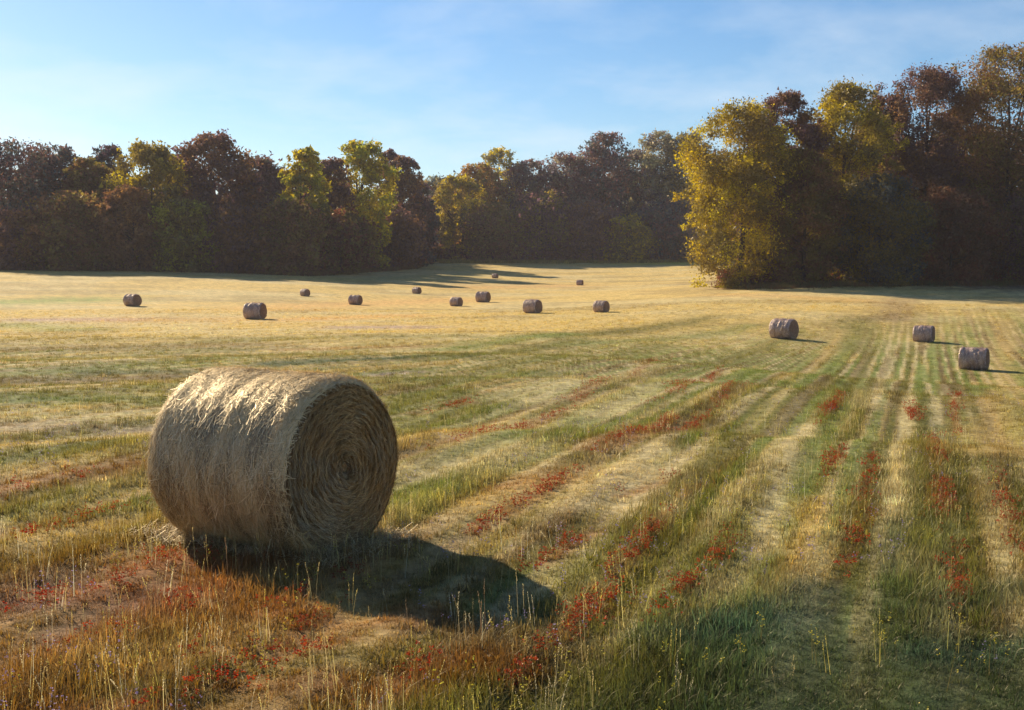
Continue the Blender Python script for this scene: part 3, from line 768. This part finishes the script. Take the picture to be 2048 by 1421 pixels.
def scatter(name, src_list, P, scale, rotz, tilt, which, colour, label, cat):
    """one object of uncountable plants: points carrying colour, instanced by geometry nodes"""
    colc = bpy.data.collections.new(name + '_sources')
    for o in src_list: colc.objects.link(o)
    me = bpy.data.meshes.new(name)
    me.vertices.add(len(P)); me.vertices.foreach_set('co', np.asarray(P, np.float32).ravel())
    def attr(nm, ty, data, key='value'):
        a = me.attributes.new(nm, ty, 'POINT'); a.data.foreach_set(key, np.ascontiguousarray(data).ravel())
    attr('p_scale', 'FLOAT', scale.astype(np.float32))
    rot = np.stack([tilt * np.cos(rotz * 3.1), tilt * np.sin(rotz * 3.1), rotz], 1).astype(np.float32)
    attr('p_rot', 'FLOAT_VECTOR', rot, 'vector')
    attr('p_which', 'INT', which.astype(np.int32))
    cc = np.ones((len(P), 4), np.float32); cc[:, :3] = colour
    attr('plant_colour', 'FLOAT_COLOR', cc, 'color')
    o = add(name, me)
    ng = bpy.data.node_groups.new(name, 'GeometryNodeTree')
    ng.interface.new_socket('Geometry', in_out='INPUT', socket_type='NodeSocketGeometry')
    ng.interface.new_socket('Geometry', in_out='OUTPUT', socket_type='NodeSocketGeometry')
    n, l = ng.nodes, ng.links
    gi, go = n.new('NodeGroupInput'), n.new('NodeGroupOutput')
    ci = n.new('GeometryNodeCollectionInfo'); ci.inputs['Collection'].default_value = colc
    ci.inputs['Separate Children'].default_value = True; ci.inputs['Reset Children'].default_value = True
    ip = n.new('GeometryNodeInstanceOnPoints'); ip.inputs['Pick Instance'].default_value = True
    def named(nm, ty):
        q = n.new('GeometryNodeInputNamedAttribute'); q.data_type = ty; q.inputs['Name'].default_value = nm
        return [s for s in q.outputs if s.enabled and s.name == 'Attribute'][0]
    l.new(gi.outputs[0], ip.inputs['Points']); l.new(ci.outputs[0], ip.inputs['Instance'])
    l.new(named('p_which', 'INT'), ip.inputs['Instance Index'])
    er = n.new('FunctionNodeEulerToRotation'); l.new(named('p_rot', 'FLOAT_VECTOR'), er.inputs[0]); l.new(er.outputs[0], ip.inputs['Rotation'])
    l.new(named('p_scale', 'FLOAT'), ip.inputs['Scale'])
    l.new(ip.outputs[0], go.inputs[0])
    md = o.modifiers.new('scatter', 'NODES'); md.node_group = ng
    tag(o, label, cat, kind='stuff')
    return o

def spots(n, d0, d1, power, half=.56, g=rng):
    """n points in front, areal density falling as d**-power"""
    u = g.uniform(0, 1, n); e = 2 - power
    d = (d0 ** e + u * (d1 ** e - d0 ** e)) ** (1 / e)
    th = g.uniform(-half, half, n)
    return d * np.sin(th), d * np.cos(th)

def clear_of_bales(x, y, pad=0.0):
    ok = np.ones(len(x), bool)
    # the big bale: a rectangle on the ground; the rest: circles
    dx, dy = x - main.location.x, y - main.location.y
    ca, sa = math.cos(BALE_AX), math.sin(BALE_AX)
    ok &= ~((np.abs(dx * ca + dy * sa) < .72 + pad) & (np.abs(-dx * sa + dy * ca) < .42 + pad))
    for bx, by, br in BALE_SPOTS[1:]: ok &= np.hypot(x - bx, y - by) > br * .6
    return ok

# short stubble and regrowth
gsrc = [source('grass_tuft', *blades(24, .03, .10, .14, .0036, .65, seed=k), M_GRASS) for k in range(6)]
gsrc += [source('grass_tuft', *blades(20, .06, .16, .12, .003, .35, seed=20 + k), M_GRASS) for k in range(3)]
gsrc += [source('straw_litter', *blades(22, .05, .12, .10, .0026, .95, seed=30 + k, curl=.5), M_GRASS) for k in range(3)]
gsrc += [source('leafy_tuft', *blades(11, .04, .10, .07, .010, .75, seed=40 + k), M_GRASS) for k in range(2)]
x, y = spots(160000, 4.5, 110, 1.42)
ok = clear_of_bales(x, y); x, y = x[ok], y[ok]
d = np.hypot(x, y); z = terrain(x, y)
c = field_colour(x, y) * np.exp(rng.normal(0, .32, (len(x), 1))) * np.array([1, 1, 1]) * 1.02
hgt = fbm(row_coord(x, y) / .6, along_coord(x, y) / 6, 61, 3) - .16 * sstep(.2, .36, c[:, 0])
scl = rng.uniform(.6, 1.15, len(x)) * (.55 + .65 * sstep(.25, .6, hgt)) * (1 + .25 * sstep(25, 90, d))
scatter('field_grass', gsrc, np.stack([x, y, z], 1), scl, rng.uniform(0, 6.28, len(x)), rng.uniform(0, .2, len(x)),
        np.where((c[:, 1] > c[:, 0] * .97) & (rng.uniform(0, 1, len(x)) < .45), rng.integers(12, 14, len(x)), np.where(rng.uniform(0, 1, len(x)) < .34, rng.integers(9, 12, len(x)), np.where(hgt + rng.normal(0, .08, len(x)) > .56, rng.integers(6, 9, len(x)), rng.integers(0, 6, len(x))))), np.clip(c, 0, .85),
        'short straw-coloured stubble grass and green regrowth in mown rows', 'grass')

# hay fallen round the big bale
n = 5200
a_ = rng.uniform(0, 2 * math.pi, n); q_ = 1 + np.abs(rng.normal(0, .22, n))
lx, ly = np.cos(a_), np.sin(a_); m_ = np.maximum(np.abs(lx), np.abs(ly)); lx, ly = lx / m_ * .80 * q_, ly / m_ * .48 * q_
fx_ = main.location.x + lx * math.cos(BALE_AX) - ly * math.sin(BALE_AX); fy_ = main.location.y + lx * math.sin(BALE_AX) + ly * math.cos(BALE_AX)
P_ = np.stack([fx_, fy_, terrain(fx_, fy_) + rng.uniform(.01, .06, n)], 1)
D_ = rng.normal(0, 1, (n, 3)) * np.array([1, 1, .25]); D_ /= np.linalg.norm(D_, axis=1, keepdims=True)
V2, F2, C2 = strands(P_, D_, np.tile([0., 0., 1.], (n, 1)), rng.uniform(.06, .22, n), rng.uniform(.0012, .0028, n), HAY[rng.integers(0, 6, n)] * rng.uniform(.7, 1.1, (n, 1)), .2, .0)
tag(add('fallen_hay', make_mesh('fallen_hay', V2, F2, M_STRAW, C2)), 'loose hay fallen on the ground round the large bale', 'loose hay', kind='stuff')

# tall dry seeding grasses standing in the foreground and round the big bale
def stalk_tuft(n, h0, h1, seed, head='seed'):
    g = np.random.default_rng(7000 + seed); Vs, Fs, Cs, off = [], [], [], 0
    V, F, C = blades(n, h0, h1, .06, .0016, .16, seg=4, seed=seed + 50, curl=.2)
    Vs.append(V); Fs.append(F); Cs.append(C); off += len(V)
    tips = V.reshape(n, 5, 2, 3).mean(2)
    for k in range(n):
        m = g.integers(7, 13)
        for q in range(m):
            t = 1 - .28 * q / m
            p = tips[k, 3] * (1 - (t - .75) / .25) + tips[k, 4] * ((t - .75) / .25)
            a = g.uniform(0, 6.283); u = np.array([math.cos(a) * .5, math.sin(a) * .5, .75]); L = g.uniform(.008, .018)
            s = np.array([-math.sin(a), math.cos(a), 0]) * .0028
            Vs.append(np.array([p, p + u * L * .5 + s, p + u * L, p + u * L * .5 - s])); Fs.append(np.array([[0, 1, 2, 3]]) + off); off += 4
            Cs.append(np.tile([1.15, 1.1, 1.0], (4, 1)))
    return np.concatenate(Vs), np.concatenate(Fs), np.concatenate(Cs)
ssrc = [source('seed_grass', *stalk_tuft(3, .16, .36, k), M_GRASS) for k in range(5)]
xs, ys = spots(9000, 4.6, 26, 1.5, .50)
left = (xs < .2 + .12 * ys) & (ys < 10.5)
p = .07 - .058 * ((xs > .6) & (ys < 12)) + .18 * left * sstep(.42, .6, fbm(xs * .9, ys * .9, 81, 3)) + .10 * (ys > 10.5) * (xs > -1)
dbx, dby = xs - main.location.x, ys - main.location.y
p = np.where(np.hypot(dbx, dby) < 1.6, .5, p)
keep = (rng.uniform(0, 1, len(xs)) < p) & clear_of_bales(xs, ys, .06)
xs, ys = xs[keep], ys[keep]
pal = np.array([[.58, .48, .20], [.50, .40, .20], [.62, .55, .36], [.30, .20, .12], [.55, .46, .14]])
scatter('dry_grass_stalks', ssrc, np.stack([xs, ys, terrain(xs, ys)], 1), rng.uniform(.6, 1.15, len(xs)), rng.uniform(0, 6.28, len(xs)), rng.uniform(0, .18, len(xs)),
        rng.integers(0, 5, len(xs)), pal[rng.choice(5, len(xs), p=[.3, .25, .2, .1, .15])] * rng.uniform(.8, 1.2, (len(xs), 1)), 'tall thin straw-yellow seeding grass stalks scattered over the near field', 'grass')

# rank weeds along the feet of the woods
wx, wy, wc, ws = [], [], [], []
for line, front, n, cols, sc_ in ((LL, -15, 5200, (BROWN * .8, OLIVE * .9, RUST * .8), 5.5), (LCn, -13, 3600, (STRAW, np.array([.42, .34, .07]), OLIVE), 6.5), ([(1485, 148, 1)] + LR[1:], -14, 5200, (BROWN * .7, OLIVE * .8, RUST * .8, DKGREEN), 4.2)):
    L_ = np.array(line, float); t = rng.uniform(0, len(L_) - 1, n); i = np.minimum(t.astype(int), len(L_) - 2); f = t - i
    pxx = L_[i, 0] * (1 - f) + L_[i + 1, 0] * f; dd = L_[i, 1] * (1 - f) + L_[i + 1, 1] * f + front + rng.normal(0, 2.6, n) + 5 * (fbm(pxx / 30., pxx * 0, 6, 3) - .5)
    wx.append((pxx - W / 2) / FPX * dd); wy.append(dd); ws.append(sc_ * rng.uniform(.4, 1.25, n)); wc.append(np.array(cols)[rng.integers(0, len(cols), n)] * rng.uniform(.7, 1.2, (n, 1)))
wx, wy, ws, wc = map(np.concatenate, (wx, wy, ws, wc))
scatter('margin_weeds', gsrc[6:9], np.stack([wx, wy, terrain(wx, wy)], 1), ws, rng.uniform(0, 6.28, len(wx)), rng.uniform(0, .2, len(wx)), rng.integers(0, 3, len(wx)), wc,
        'rank dry weeds and long grass along the feet of the woods', 'weeds')

# red sorrel-like flowers in drifts along the rows
def flower_tuft(n, h0, h1, petal, seed, c_flower, heads=5):
    g = np.random.default_rng(8000 + seed); Vs, Fs, Cs, off = [], [], [], 0
    V, F, C = blades(n, h0, h1, .07, .0018, .18, seg=3, seed=seed + 90)
    Vs.append(V); Fs.append(F); Cs.append(np.tile([.16, .13, .05], (len(V), 1))); off += len(V)
    tips = V.reshape(n, 4, 2, 3).mean(2)
    for k in range(n):
        for q in range(heads):
            t = g.uniform(0, 1)
            p = tips[k, 2] * (1 - t) + tips[k, 3] * t + g.normal(0, .006, 3)
            for e in range(3):
                u = g.normal(0, 1, 3); u[2] = abs(u[2]) * .6; u /= np.linalg.norm(u); v = np.cross(u, g.normal(0, 1, 3)); v /= np.linalg.norm(v)
                Vs.append(np.array([p, p + u * petal * .6 + v * petal * .5, p + u * petal, p + u * petal * .6 - v * petal * .5])); Fs.append(np.array([[0, 1, 2, 3]]) + off); off += 4
                Cs.append(np.tile(np.array(c_flower) * g.uniform(.7, 1.2), (4, 1)))
    return np.concatenate(Vs), np.concatenate(Fs), np.concatenate(Cs)

fx, fy, fs = [], [], []
for k, (a, b) in enumerate(_red):
    a = np.array(at(*a)); b = np.array(at(*b)); L = np.hypot(*(b - a)); dm = np.hypot(*((a + b) / 2))
    n = int(np.clip(28 + L * 14, 20, 110) * min(1.7, max(.55, dm / 15))); t = rng.uniform(-.05, 1.05, n)
    q = a[None, :] + (b - a)[None, :] * t[:, None]
    al = rng.normal(0, .22 + .020 * dm, n); ac = rng.normal(0, .035 + .0016 * dm, n)
    q = q + np.stack([math.sin(R(18.5)) * al + math.cos(R(18.5)) * ac, math.cos(R(18.5)) * al - math.sin(R(18.5)) * ac], 1)
    q = q[fbm(q[:, 0] * 2.2, q[:, 1] * 2.2, 5, 2) > .44]
    fx.append(q[:, 0]); fy.append(q[:, 1])
fx = np.concatenate(fx); fy = np.concatenate(fy)
ok = clear_of_bales(fx, fy, .2); fx, fy = fx[ok], fy[ok]
rsrc = [source('red_flower', *flower_tuft(5, .04, .15, .0115, k, [(.42, .06, .03), (.33, .065, .03), (.44, .085, .04), (.26, .06, .03)][k], 4), M_FLOWER) for k in range(4)]
scatter('red_wildflowers', rsrc, np.stack([fx, fy, terrain(fx, fy)], 1), rng.uniform(.7, 1.2, len(fx)), rng.uniform(0, 6.28, len(fx)), rng.uniform(0, .25, len(fx)), rng.integers(0, 4, len(fx)),
        np.ones((len(fx), 3)), 'small red wildflowers growing in broken drifts along the mown rows', 'wildflowers')

for nm, colr, n, lab, sd, h0, h1 in (('yellow_wildflowers', (.55, .46, .08), 420, 'small yellow wildflowers scattered among the near grass', 40, .16, .38),
                             ('lilac_wildflowers', (.36, .28, .46), 420, 'pale lilac wildflowers scattered in the grass', 50, .12, .28)):
    xf, yf = spots(n * 3, 5, 30, 1.3, .48)
    m = fbm(xf * .7, yf * .7, sd, 3) > .52
    xf, yf = xf[m][:n], yf[m][:n]
    ok = clear_of_bales(xf, yf, .1); xf, yf = xf[ok], yf[ok]
    srcs = [source(nm[:-1], *flower_tuft(3, h0 * .8, h1 * .8, .008, sd + k, colr, 4), M_FLOWER) for k in range(3)]
    scatter(nm, srcs, np.stack([xf, yf, terrain(xf, yf)], 1), rng.uniform(.7, 1.2, len(xf)), rng.uniform(0, 6.28, len(xf)), rng.uniform(0, .2, len(xf)), rng.integers(0, 3, len(xf)),
            np.ones((len(xf), 3)), lab, 'wildflowers')

# ------------------------------------------------------------------ the air between here and the woods
HX, HZ0, HZ1 = 2750.0, -7.0, 42.0
V = np.array([[sx * HX, sy * HX, z] for z in (HZ0, HZ1) for sx, sy in ((-1, -1), (1, -1), (1, 1), (-1, 1))])
F = np.array([[3, 2, 1, 0], [4, 5, 6, 7], [0, 1, 5, 4], [1, 2, 6, 5], [2, 3, 7, 6], [3, 0, 4, 7]])
hm, hn, hl = new_mat('thin_haze')
pv = hn.new('ShaderNodeVolumePrincipled')
pv.inputs['Color'].default_value = (.92, .88, .97, 1)
pv.inputs['Density'].default_value = .00016
pv.inputs['Anisotropy'].default_value = .1
ho = hn.new('ShaderNodeOutputMaterial'); hl.new(pv.outputs[0], ho.inputs['Volume'])
hz = add('haze', make_mesh('haze', V, F, hm))
tag(hz, 'thin autumn haze lying over the whole field', 'haze', kind='stuff')
sc.cycles.volume_bounces = 1
